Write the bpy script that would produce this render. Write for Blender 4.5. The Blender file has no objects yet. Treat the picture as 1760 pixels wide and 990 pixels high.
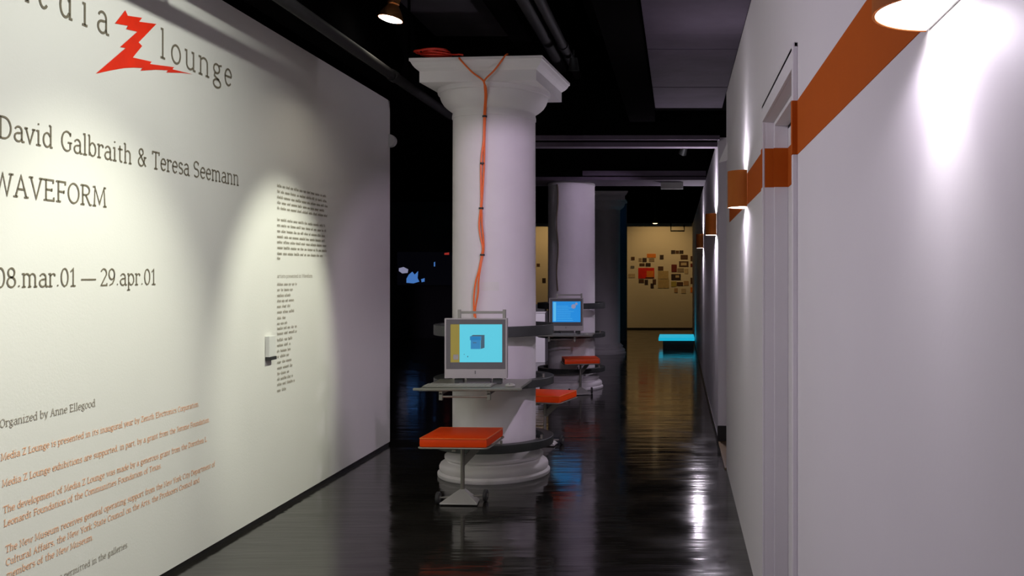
import bpy, bmesh, math, random
from mathutils import Vector, Matrix
random.seed(7)
PI = math.pi
scene = bpy.context.scene
COL = scene.collection

# ------------------------------------------------------------------ camera
F = 1600.0            # focal length in px of the 1760 px wide frame
VX, VY, EYE = 1165.0, 471.0, 1.5
cd = bpy.data.cameras.new('camera')
cam = bpy.data.objects.new('camera', cd); COL.objects.link(cam)
cd.sensor_width = 36.0; cd.lens = F / 1760 * 36
cd.shift_x = (880 - VX) / 1760; cd.shift_y = (VY - 495) / 1760
cd.clip_start = 0.02; cd.clip_end = 100
cam.location = (0, 0, EYE); cam.rotation_euler = (PI / 2, 0, 0)
scene.camera = cam

# ------------------------------------------------------------------ world, exposure
w = bpy.data.worlds.new('world'); scene.world = w; w.use_nodes = True
w.node_tree.nodes['Background'].inputs[0].default_value = (0.55, 0.5, 0.65, 1)
w.node_tree.nodes['Background'].inputs[1].default_value = 0.0
scene.view_settings.view_transform = 'Standard'
scene.view_settings.look = 'None'
scene.view_settings.exposure = 0.0
scene.view_settings.gamma = 1.0

# ------------------------------------------------------------------ lamps out of frame, and added fill lights
def aim(o, p):
    o.rotation_euler = (Vector(p) - o.location).to_track_quat('-Z', 'Y').to_euler()
def spot(name, loc, target, watts, deg, blend, col, rad=0.04):
    l = bpy.data.lights.new(name, 'SPOT'); l.energy = watts; l.spot_size = math.radians(deg)
    l.spot_blend = blend; l.color = col; l.shadow_soft_size = rad
    o = bpy.data.objects.new(name, l); COL.objects.link(o); o.location = loc; aim(o, target); return o
def point(name, loc, watts, col, rad=0.04):
    l = bpy.data.lights.new(name, 'POINT'); l.energy = watts; l.color = col; l.shadow_soft_size = rad
    o = bpy.data.objects.new(name, l); COL.objects.link(o); o.location = loc; return o
def area(name, loc, target, watts, size, col):
    l = bpy.data.lights.new(name, 'AREA'); l.energy = watts; l.size = size; l.color = col
    o = bpy.data.objects.new(name, l); COL.objects.link(o); o.location = loc; aim(o, target); return o
WARM = (1.0, 0.93, 0.74); LAV = (0.95, 0.85, 1.0)
WASH = (0.96, 0.985, 0.82)
spot('wall_spot_near', (-0.55, 3.9, 3.15), (-2.53, 3.95, 0.9), 225, 52, 0.8, WASH)
spot('wall_spot_far', (-0.55, 5.9, 3.15), (-2.53, 5.95, 1.1), 265, 40, 0.65, WASH)
spot('wall_wash', (-0.55, 3.7, 3.15), (-2.53, 3.9, 1.7), 165, 110, 0.9, (0.92, 0.95, 0.87))
spot('column_spot', (-2.0, 2.6, 2.9), (-1.6, 7.0, 1.4), 125, 34, 0.6, (1.0, 0.98, 0.76))  # off-frame spot added for the cream left side of the first column
spot('column_spot_right', (0.08, 3.7, 2.8), (-1.28, 7.03, 1.45), 165, 38, 0.4, (0.90, 0.70, 1.0))
spot('second_column_fill', (0.05, 10.2, 2.78), (-1.35, 12.3, 1.5), 60, 60, 0.5, (0.88, 0.70, 1.0))  # invented light that brightens the right side of the second column
spot('pedestal_fill', (-2.9, 13.2, 3.2), (-2.4, 15.9, 0.5), 300, 20, 0.5, LAV)  # added light so the pedestal shows; no lamp known there
area('corridor_fill', (-2.0, 1.9, 2.3), (0.375, 3.2, 1.0), 25, 0.5, LAV)  # unseen fill added to brighten the right wall evenly
spot('far_wall_spot', (-0.5, 23.5, 3.4), (-0.5, 25.3, 1.45), 75, 90, 0.9, (1.0, 0.60, 0.22))
spot('far_wall_spot_left', (-3.3, 23.5, 3.4), (-3.5, 25.3, 1.5), 75, 90, 0.9, (1.0, 0.60, 0.22))
point('blue_partition_fill', (-1.3, 20.3, 2.75), 0.5, (0.05, 0.35, 1.0), 0.05)  # blue light added to tint the partition top; no screen stands there

# ------------------------------------------------------------------ materials
def mat(name, col, rough=0.6, metal=0.0, var=0.06, scale=12.0, bump=0.0, bscale=60.0, spec=0.5, coat=0.0):
    m = bpy.data.materials.new(name); m.use_nodes = True
    nt = m.node_tree; b = nt.nodes['Principled BSDF']
    b.inputs['Roughness'].default_value = rough; b.inputs['Metallic'].default_value = metal
    b.inputs['Specular IOR Level'].default_value = spec
    b.inputs['Coat Weight'].default_value = coat
    tc = nt.nodes.new('ShaderNodeTexCoord')
    n = nt.nodes.new('ShaderNodeTexNoise'); n.inputs['Scale'].default_value = scale; n.inputs['Detail'].default_value = 4
    nt.links.new(tc.outputs['Object'], n.inputs['Vector'])
    r = nt.nodes.new('ShaderNodeMix'); r.data_type = 'RGBA'
    lo = [max(0, c * (1 - var)) for c in col] + [1]; hi = [min(1, c * (1 + var)) for c in col] + [1]
    r.inputs[6].default_value = lo; r.inputs[7].default_value = hi
    nt.links.new(n.outputs['Fac'], r.inputs[0]); nt.links.new(r.outputs[2], b.inputs['Base Color'])
    if bump > 0:
        n2 = nt.nodes.new('ShaderNodeTexNoise'); n2.inputs['Scale'].default_value = bscale; n2.inputs['Detail'].default_value = 5
        nt.links.new(tc.outputs['Object'], n2.inputs['Vector'])
        bp = nt.nodes.new('ShaderNodeBump'); bp.inputs['Strength'].default_value = bump; bp.inputs['Distance'].default_value = 0.01
        nt.links.new(n2.outputs['Fac'], bp.inputs['Height']); nt.links.new(bp.outputs['Normal'], b.inputs['Normal'])
    return m
def emit(name, col, strength):
    m = mat(name, [c * 0.3 for c in col], 0.4, var=0.02)
    b = m.node_tree.nodes['Principled BSDF']
    b.inputs['Emission Color'].default_value = (*col, 1); b.inputs['Emission Strength'].default_value = strength
    return m
M = {}
M['wall'] = mat('white_wall_paint', (0.76, 0.75, 0.70), 0.75, var=0.025, scale=2.5, bump=0.06, bscale=90)
M['rwall'] = mat('white_corridor_paint', (0.74, 0.71, 0.74), 0.6, var=0.025, scale=2.5, bump=0.025, bscale=70)
M['plaster'] = mat('column_plaster', (0.74, 0.72, 0.72), 0.6, var=0.06, scale=5, bump=0.25, bscale=9)
M['black'] = mat('black_beam_paint', (0.003, 0.0028, 0.003), 1.0, var=0.3, scale=3, spec=0.0)
M['slab'] = mat('black_ceiling_paint', (0.06, 0.055, 0.06), 0.9, var=0.4, scale=3, spec=0.1)
M['soffit'] = mat('grey_violet_ceiling_panel', (0.06, 0.048, 0.068), 0.9, var=0.35, scale=3.5, bump=0.3, bscale=12, spec=0.15)
M['ledge'] = mat('violet_grey_beam_ledge', (0.10, 0.078, 0.11), 0.8, var=0.2)
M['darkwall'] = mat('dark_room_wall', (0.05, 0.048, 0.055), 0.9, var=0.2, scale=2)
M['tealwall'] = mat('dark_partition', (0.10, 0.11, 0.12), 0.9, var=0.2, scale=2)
M['orange'] = mat('orange_band_paint', (0.46, 0.088, 0.004), 0.8, var=0.05, spec=0.2)
M['shade'] = mat('orange_sconce_shade', (0.42, 0.11, 0.010), 0.7, var=0.05, spec=0.25)
M['pipe'] = mat('grey_pipe_paint', (0.012, 0.011, 0.012), 0.7, var=0.3, spec=0.2)
M['inner'] = mat('white_reflector', (0.85, 0.83, 0.85), 0.5)
M['rack'] = mat('dark_grey_rack_steel', (0.055, 0.062, 0.058), 0.45, metal=0.3, var=0.2)
M['tray'] = mat('grey_green_tray_metal', (0.30, 0.31, 0.26), 0.4, metal=0.5, var=0.1)
M['metal'] = mat('stool_grey_metal', (0.27, 0.26, 0.22), 0.4, metal=0.5, var=0.1)
M['seat'] = mat('red_orange_vinyl', (0.95, 0.066, 0.0), 0.4, var=0.08, scale=8, bump=0.08, bscale=25, spec=0.25)
M['piping'] = mat('orange_vinyl_piping', (0.95, 0.16, 0.012), 0.35)
M['rubber'] = mat('black_rubber', (0.03, 0.03, 0.03), 0.6)
M['bezel'] = mat('monitor_dark_bezel', (0.13, 0.13, 0.125), 0.35)
M['silver'] = mat('monitor_silver', (0.42, 0.41, 0.385), 0.35, metal=0.2)
M['white'] = mat('white_plastic', (0.72, 0.72, 0.68), 0.5)
M['keys'] = mat('grey_keys', (0.36, 0.37, 0.31), 0.5)
M['cord'] = mat('orange_cord', (0.92, 0.17, 0.025), 0.45)
M['redcord'] = mat('red_cord', (0.70, 0.035, 0.015), 0.45)
M['darkcord'] = mat('dull_brown_cord', (0.10, 0.08, 0.04), 0.6)
M['ink'] = mat('grey_brown_lettering', (0.17, 0.145, 0.10), 0.7, var=0.12)
M['ink2'] = mat('faint_grey_lettering', (0.37, 0.33, 0.27), 0.7, var=0.12)
M['ink3'] = mat('mid_grey_lettering', (0.27, 0.24, 0.18), 0.7)
M['inkorange'] = mat('orange_lettering', (0.88, 0.45, 0.24), 0.7, var=0.1)
M['zred'] = mat('red_vinyl_sign', (0.90, 0.025, 0.002), 0.5, var=0.25, scale=10)
M['screen_cyan'] = emit('screen_pale_cyan', (0.10, 0.58, 0.72), 0.85)
M['screen_olive'] = emit('screen_olive', (0.24, 0.19, 0.035), 0.85)
M['icon_blue'] = emit('screen_blue', (0.035, 0.25, 0.52), 0.7)
M['icon_side'] = emit('screen_grey_blue', (0.06, 0.12, 0.17), 0.7)
M['screen_blue'] = emit('screen_strong_blue', (0.012, 0.24, 0.66), 0.95)
M['screen_lite'] = emit('screen_light_blue', (0.10, 0.47, 0.78), 0.9)
M['screen_dark'] = emit('screen_dark', (0.001, 0.001, 0.002), 1.0)
M['blob_blue'] = emit('blob_blue', (0.09, 0.27, 0.75), 0.6)
M['blob_pale'] = emit('blob_pale', (0.28, 0.28, 0.42), 0.8)
M['blob_red'] = emit('blob_red', (0.5, 0.04, 0.03), 0.6)
M['cyan_glow'] = emit('cyan_light_slab', (0.01, 0.45, 0.66), 0.9)
M['lampglow'] = emit('lamp_face', (1.0, 0.97, 0.85), 14)
M['dimglow'] = emit('far_lamp_face', (1.0, 0.75, 0.4), 5)
M['diffuser'] = emit('sconce_diffuser', (1.0, 0.98, 0.95), 9)
M['gold'] = mat('amber_lamp_neck', (0.75, 0.35, 0.12), 0.25, metal=0.8)
M['kick'] = mat('black_base', (0.012, 0.011, 0.010), 0.5)
M['floor_strip'] = mat('brown_floor_strip', (0.16, 0.11, 0.06), 0.6)  # flat brown for the strip laid in the wall setback
def floor_mat():
    m = bpy.data.materials.new('glossy_black_floor'); m.use_nodes = True
    nt = m.node_tree; b = nt.nodes['Principled BSDF']
    b.inputs['Roughness'].default_value = 0.12; b.inputs['IOR'].default_value = 1.5
    tc = nt.nodes.new('ShaderNodeTexCoord')
    mp = nt.nodes.new('ShaderNodeMapping'); mp.inputs['Scale'].default_value = (0.9, 5.5, 1)
    n = nt.nodes.new('ShaderNodeTexNoise'); n.inputs['Scale'].default_value = 1.6; n.inputs['Detail'].default_value = 3
    nt.links.new(tc.outputs['Object'], mp.inputs['Vector']); nt.links.new(mp.outputs[0], n.inputs['Vector'])
    bp = nt.nodes.new('ShaderNodeBump'); bp.inputs['Strength'].default_value = 0.28; bp.inputs['Distance'].default_value = 0.012
    nt.links.new(n.outputs['Fac'], bp.inputs['Height']); nt.links.new(bp.outputs['Normal'], b.inputs['Normal'])
    n3 = nt.nodes.new('ShaderNodeTexNoise'); n3.inputs['Scale'].default_value = 3; n3.inputs['Detail'].default_value = 6
    nt.links.new(tc.outputs['Object'], n3.inputs['Vector'])
    mr = nt.nodes.new('ShaderNodeMapRange'); mr.inputs[1].default_value = 0.3; mr.inputs[2].default_value = 0.7
    mr.inputs[3].default_value = 0.06; mr.inputs[4].default_value = 0.17
    nt.links.new(n3.outputs['Fac'], mr.inputs[0]); nt.links.new(mr.outputs[0], b.inputs['Roughness'])
    r = nt.nodes.new('ShaderNodeMix'); r.data_type = 'RGBA'
    r.inputs[6].default_value = (0.010, 0.009, 0.008, 1); r.inputs[7].default_value = (0.022, 0.020, 0.016, 1)
    nt.links.new(n3.outputs['Fac'], r.inputs[0]); nt.links.new(r.outputs[2], b.inputs['Base Color'])
    return m
M['floor'] = floor_mat()

# ------------------------------------------------------------------ builders
class MB:
    def __init__(s): s.v = []; s.f = []; s.smooth = []
    def add(s, vs, fs, sm=False):
        k = len(s.v); s.v += [tuple(p) for p in vs]
        for f in fs: s.f.append([i + k for i in f]); s.smooth.append(sm)
        return s
    def box(s, x0, x1, y0, y1, z0, z1):
        if x0 > x1: x0, x1 = x1, x0
        if y0 > y1: y0, y1 = y1, y0
        return s.add([(x0,y0,z0),(x1,y0,z0),(x1,y1,z0),(x0,y1,z0),(x0,y0,z1),(x1,y0,z1),(x1,y1,z1),(x0,y1,z1)],
              [(0,3,2,1),(4,5,6,7),(0,1,5,4),(1,2,6,5),(2,3,7,6),(3,0,4,7)])
    def tube(s, pts, r, n=8, closed=False, caps=True):
        pts = [Vector(p) for p in pts]; N = len(pts); rings = []
        up = None
        for i in range(N):
            if closed: t = pts[(i+1) % N] - pts[i-1]
            else: t = pts[min(i+1, N-1)] - pts[max(i-1, 0)]
            t.normalize()
            if up is None or abs(up.dot(t)) > 0.98:
                up = Vector((0,0,1)) if abs(t.z) < 0.9 else Vector((1,0,0))
            a = t.cross(up).normalized(); b = a.cross(t).normalized(); up = b
            rr = r[i] if isinstance(r, (list, tuple)) else r
            rings.append([pts[i] + (a*math.cos(2*PI*k/n) + b*math.sin(2*PI*k/n))*rr for k in range(n)])
        vs = [p for R in rings for p in R]; fs = []
        for i in range(N if closed else N-1):
            j = (i+1) % N
            for k in range(n):
                fs.append((i*n+k, i*n+(k+1) % n, j*n+(k+1) % n, j*n+k))
        s.add(vs, fs, True)
        if caps and not closed:
            s.add(rings[0], [tuple(range(n))]); s.add(rings[-1], [tuple(reversed(range(n)))])
        return s
    def lathe(s, prof, c=(0,0), n=48, a0=0, a1=2*PI, closed_prof=False):
        full = abs(a1 - a0 - 2*PI) < 1e-6; m = n if full else n + 1
        vs = []
        for i in range(m):
            a = a0 + (a1-a0)*i/n
            for r, z in prof: vs.append((c[0] + r*math.cos(a), c[1] + r*math.sin(a), z))
        P = len(prof); fs = []
        for i in range(n):
            j = (i+1) % m
            for k in range(P if closed_prof else P-1):
                l = (k+1) % P
                fs.append((i*P+k, j*P+k, j*P+l, i*P+l))
        return s.add(vs, fs, True)
    def prism(s, poly, axis, a, b):      # poly in the two other axes
        def pt(u, v, t):
            return {'x': (t,u,v), 'y': (u,t,v), 'z': (u,v,t)}[axis]
        n = len(poly)
        vs = [pt(u,v,a) for u,v in poly] + [pt(u,v,b) for u,v in poly]
        return s.add(vs, [tuple(range(n)), tuple(range(2*n-1, n-1, -1))] + [(i,(i+1)%n,n+(i+1)%n,n+i) for i in range(n)])
    def build(s, name, m, parent=None, loc=(0,0,0), bevel=0.0, segs=2, recalc=True):
        me = bpy.data.meshes.new(name)
        me.from_pydata([(p[0]-loc[0], p[1]-loc[1], p[2]-loc[2]) for p in s.v], [], s.f)
        me.polygons.foreach_set('use_smooth', s.smooth)
        if recalc:
            bm = bmesh.new(); bm.from_mesh(me)
            bmesh.ops.recalc_face_normals(bm, faces=bm.faces); bm.to_mesh(me); bm.free()
        me.materials.append(m)
        o = bpy.data.objects.new(name, me); COL.objects.link(o)
        if parent is not None: o.parent = parent
        o.location = loc
        if bevel > 0:
            bv = o.modifiers.new('bevel', 'BEVEL'); bv.width = bevel; bv.segments = segs; bv.limit_method = 'ANGLE'
        if any(s.smooth):
            try: me.set_sharp_from_angle(angle=math.radians(40))
            except Exception: pass
        return o
def tag(o, label, cat, group=None, kind=None):
    if label: o['label'] = label
    if cat: o['category'] = cat
    if group: o['group'] = group
    if kind: o['kind'] = kind
    return o
def thing(name, loc, label, cat, group=None, rz=0):
    o = bpy.data.objects.new(name, None); COL.objects.link(o); o.location = loc
    o.rotation_euler = (0,0,rz); o.empty_display_size = 0.1
    return tag(o, label, cat, group)
def struct(o, label=None, cat=None): return tag(o, label, cat, kind='structure')
def copy_tree(o, parent=None):
    c = o.copy(); COL.objects.link(c)
    if parent is not None: c.parent = parent
    for ch in [x for x in list(o.children)]: copy_tree(ch, c)
    return c
def P(x, y, d): return Vector(((x-VX)*d/F, d, EYE - (y-VY)*d/F))

# ------------------------------------------------------------------ the setting
XL = -2.53; WL_END = 8.18; XR = 0.375; XF = 0.36; ZT = 3.02
struct(MB().box(-9, 1.6, -2.2, 27, -0.1, 0).build('floor', M['floor']), 'glossy black painted floor with mirror-like sheen', 'floor')
ceil = struct(MB().box(-9, 1.6, -2.2, 27, 3.62, 3.75).build('ceiling', M['slab']), 'black painted ceiling slab high above the columns', 'ceiling')
wl = struct(MB().box(XL-0.14, XL, -2.0, WL_END, 0.028, ZT).build('wall_left', M['wall']), 'white partition wall covered in exhibition lettering', 'wall')
struct(MB().box(XL-0.13, XL-0.006, -2.0, WL_END-0.01, 0, 0.028).build('baseboard_left', M['kick']), 'thin black recessed base under the lettered wall', 'baseboard')
# near right wall with a door opening, a setback, then the far run
DN, DF, DT = 2.94, 4.02, 2.155
rw = MB()
rw.box(XR, 0.62, -2.0, DN, 0, 2.9); rw.box(XR, 0.62, DF, 7.19, 0, 2.9); rw.box(XR, 0.62, DN, DF, DT, 2.9)
wr = struct(rw.build('wall_right', M['rwall']), 'white corridor wall with the orange band and a recessed door', 'wall')
struct(MB().box(0.50, 0.62, 7.19, 8.32, 0, 2.9).build('wall_setback', M['rwall']), 'set back strip of white wall between the two corridor runs', 'wall')
wf = struct(MB().box(XF, 0.62, 8.32, 23.0, 0, 2.72).build('wall_right_far', M['rwall']), 'far run of the white corridor wall carrying two lamps', 'wall')
struct(MB().box(XF-0.006, 0.50, 8.30, 8.32, 0.0, 0.145).box(XF-0.006, XF, 8.32, 23.0, 0, 0.05).build('baseboard_right', M['kick']), 'black base board at the pilaster of the far wall', 'baseboard')
struct(MB().box(0.36, 0.5, 7.15, 8.30, 0.0, 0.012).build('trim_1', M['floor_strip']), 'brown strip on the floor in the wall setback', 'trim')
struct(MB().box(-9, 1.6, -2.2, -2.0, 0, 3.62).build('wall_near', M['darkwall']), 'dark wall behind the viewpoint', 'wall')
struct(MB().box(-9, 1.6, 25.3, 25.45, 0.04, 2.89).build('wall_back', M['wall']), 'warmly lit white end wall pinned with prints', 'wall')
struct(MB().box(-9, 1.6, 25.28, 25.45, 0, 0.04).build('baseboard_back', M['kick']), 'black base line of the end wall', 'baseboard')
struct(MB().box(-9, 1.6, 25.0, 25.45, 2.89, 3.62).build('trim_2', M['black']), 'black bulkhead above the end wall', 'trim')
# dark room on the left
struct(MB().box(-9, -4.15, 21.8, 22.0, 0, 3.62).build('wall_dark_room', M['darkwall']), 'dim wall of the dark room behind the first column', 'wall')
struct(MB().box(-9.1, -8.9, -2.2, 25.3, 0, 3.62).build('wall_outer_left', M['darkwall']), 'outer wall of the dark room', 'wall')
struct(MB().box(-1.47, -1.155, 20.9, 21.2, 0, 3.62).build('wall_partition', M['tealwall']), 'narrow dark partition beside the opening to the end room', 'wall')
struct(MB().box(0.62, 0.7, -2.2, 25.3, 0, 3.62).build('wall_outer_right', M['darkwall']), 'outer wall behind the corridor wall', 'wall')

# dropped soffit of the right bay with panels
sof = struct(MB().box(-0.20, 0.66, -2.0, 8.3, 2.92, 3.0).build('ceiling_right_bay', M['black']), 'lowered ceiling bay along the right wall', 'ceiling')
ys = [-2.0, 1.2, 2.9, 4.3, 5.43, 5.79, 6.96, 7.83]
for i in range(len(ys)-1):
    MB().box(-0.19, 0.372, ys[i]+0.006, ys[i+1]-0.006, 2.895 + random.uniform(0,0.006), 2.92).build('ceiling_panel', M['soffit'], sof, bevel=0.002)
# beams
def beam(name, x0, x1, y0, y1, z0, z1, label, m='black'):
    return struct(MB().box(x0, x1, y0, y1, z0, z1).build(name, M[m]), label, 'beam')
beam('ceiling_beam', -0.42, -0.2, -2.0, 8.3, 2.83, 3.62, 'deep black beam running lengthwise beside the lowered bay')
b1 = beam('ceiling_beam', -9, 0.62, 8.30, 8.75, 2.74, 3.62, 'black cross beam between the first and second column')
MB().box(-1.3, 0.372, 8.24, 8.30, 2.69, 2.728).build('beam_ledge', M['ledge'], b1)
MB().box(-1.3, 0.355, 8.30, 8.42, 2.635, 2.675).build('beam_ledge', M['ledge'], b1)
MB().box(-1.3, 0.355, 8.34, 8.60, 2.675, 2.74).build('beam_web', M['black'], b1)
b2 = beam('ceiling_beam', -9, 0.62, 11.8, 12.8, 2.73, 3.62, 'second black cross beam resting on the second column')
MB().box(-1.2, 0.355, 11.72, 11.80, 2.74, 2.80).build('beam_ledge', M['ledge'], b2)
MB().box(-2.2, 0.355, 11.78, 12.6, 2.69, 2.73).build('beam_ledge', M['ledge'], b2)
beam('ceiling_beam', -9, 0.62, 22.9, 23.2, 2.765, 3.62, 'black header at the opening to the end room')
b3 = beam('ceiling_beam', -9, 0.62, 17.2, 18.1, 2.9, 3.62, 'third black cross beam over the unlit column')
for x, z, lab in ((-2.23, 2.95, 'black ceiling joist nearest the lettered wall'), (-1.25, 3.42, 'black ceiling joist above the column row'), (-0.86, 3.45, 'black ceiling joist between column row and deep beam')):
    hw = 0.07 if z < 3 else 0.12
    beam('ceiling_joist', x-hw, x+hw, -2.0, 8.3, z, 3.62, lab)
beam('ceiling_beam', XL-0.14, XL-0.01, -2, WL_END, 3.10, 3.62, 'black header above the lettered wall')
# pipes
def pipe(x, z, r, y0, y1, lab, joint=()):
    t = thing('ceiling_pipe', (x, y0, z), lab, 'pipe', 'pipes under the black ceiling')
    MB().tube([(x,y0,z),(x,y1,z)], r, 14).build('pipe_run', M['pipe'], t).location = (-x,-y0,-z)
    for j in joint: MB().tube([(x,j,z),(x,j+0.08,z)], r*1.2, 14).build('pipe_collar', M['pipe'], t).location = (-x,-y0,-z)
    for k in range(3):
        yy = y0 + (y1-y0)*(k+0.5)/3
        MB().box(x-0.008, x+0.008, yy, yy+0.02, z, 3.62).build('hanger', M['black'], t).location = (-x,-y0,-z)
    return t
pipe(-2.0, 2.892, 0.035, 0.5, 8.2, 'grey pipe under ceiling above the lettered wall', (6.5,))
pipe(-0.88, 3.25, 0.035, 0.5, 8.2, 'thin dark pipe right of the first column capital', (7.1,))
pipe(-1.02, 3.32, 0.05, 0.5, 8.2, 'thick dark pipe directly above the first column capital')

# door recess
dr = struct(MB().box(0.475, 0.52, DN, DF, 0.01, DT-0.03).build('door_1', M['rwall']), 'white recessed door in the corridor wall', 'door')
dm = MB()
dm.box(XR-0.016, XR, DN-0.03, DN, 0, DT+0.07)        # near casing
dm.box(XR-0.010, XR, DF, DF+0.06, 0, DT+0.07)        # far casing
dm.box(XR-0.012, XR, DN, DF, DT, DT+0.07)            # head casing
dm.box(XR-0.012, XR, DN-0.03, DF+0.06, DT+0.055, DT+0.07)
dm.build('door_casing', M['rwall'], dr, bevel=0.002)
MB().box(0.415, 0.475, DF-0.018, DF, 0, DT).box(0.415, 0.475, DN, DN+0.018, 0, DT).box(0.415, 0.475, DN+.018, DF-.018, DT-0.018, DT).build('door_stop', M['rwall'], dr, bevel=0.002)
MB().box(0.385, XR+0.1, DF-0.003, DF, 0, DT).build('door_jamb', M['rwall'], dr)
BZ0, BZ1 = 1.874, 2.042
bb = MB()
bb.box(XR-0.018, XR-0.016, DN-0.030, DN, BZ0, BZ1).box(XR-0.018, XR, DN-0.032, DN-0.030, BZ0, BZ1)
bb.box(XR, 0.415, DF-0.0045, DF-0.002, BZ0, BZ1).box(0.412, 0.475, DF-0.020, DF-0.018, BZ0, BZ1).box(0.413, 0.415, DF-0.018, DF-0.003, BZ0, BZ1)
bb.box(0.473, 0.4755, DN+0.018, DF-0.019, BZ0, BZ1).box(XR-0.0115, XR-0.010, DF, DF+0.06, BZ0, BZ1)
tag(bb.build('painted_band', M['orange'], dr), 'orange stripe carried across the door recess', None)
tag(MB().box(XR-0.0015, XR, -2.0, DN-0.03, BZ0, BZ1).box(XR-0.0015, XR, DF+0.06, 6.75, BZ0, BZ1).build('painted_band', M['orange'], wr), 'orange painted stripe on white wall', None)

# ------------------------------------------------------------------ wall sconces
SC = {}
def sconce(xw, y, label, k=1.0, g=1.0):
    zb, zt, r = 1.864, 2.062, 0.10
    t = thing('wall_sconce', (xw, y, zb), label, 'lamp', 'half round lamps along the corridor wall')
    def L(o): o.location = (-xw, -y, -zb); return o
    c = (xw-0.002, y)
    L(MB().lathe([(r,zb),(r,zt),(r-0.004,zt),(r-0.004,zb)], c, 28, PI/2, 3*PI/2, True).build('shade', M['shade'], t))
    L(MB().lathe([(r-0.0045,zb+.001),(r-0.0045,zt-.001)], c, 28, PI/2, 3*PI/2).build('reflector', M['inner'], t, recalc=False))
    L(MB().box(xw-0.004, xw-0.001, y-r+0.01, y+r-0.01, zb, zt).build('back_plate', M['inner'], t))
    for z, s in ((zb+0.012, -1), (zt-0.012, 1)):
        pts = [(c[0]+(r-0.008)*math.cos(PI/2+PI*i/20), y+(r-0.008)*math.sin(PI/2+PI*i/20)) for i in range(21)]
        m = MB(); m.prism(pts, 'z', z, z + 0.003*(-s)); L(m.build('diffuser', M['diffuser'], t))
        lz = z + 0.004*s
        a = bpy.data.lights.new('sconce_light', 'SPOT'); a.energy = 5.0*k if s < 0 else 4.0*k
        a.spot_size = math.radians(84 if y < 2 else 66); a.spot_blend = 0.55 if y < 2 else 0.8; a.color = (0.98, 0.98, 0.93); a.shadow_soft_size = 0.025
        o = bpy.data.objects.new('sconce_light', a); COL.objects.link(o); o.location = (xw-0.058, y, lz)
        o.rotation_euler = (0, 0, 0) if s < 0 else (PI, 0, 0)
        b = bpy.data.lights.new('sconce_glow', 'SPOT'); b.energy = 20*g; b.spot_size = math.radians(168); b.spot_blend = 0.3
        b.color = LAV; b.shadow_soft_size = 0.03
        o = bpy.data.objects.new('sconce_glow', b); COL.objects.link(o); o.location = (xw-0.075, y, lz)
        o.rotation_euler = (0, 0, 0) if s < 0 else (PI, 0, 0)
    return t
sconce(XR, 1.30, 'large orange half round wall lamp nearest the viewer, top right', 0.50, 0.36)
sconce(XR, 5.11, 'bright orange half round wall lamp just beyond the recessed door', 1.0, 0.65)
sconce(XF, 8.72, 'brownish half round wall lamp past the wall setback, second farthest', 1.1, 3.4)
sconce(XF, 13.1, 'smallest dark half round wall lamp, farthest down the corridor', 1.1, 2.0)

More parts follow.
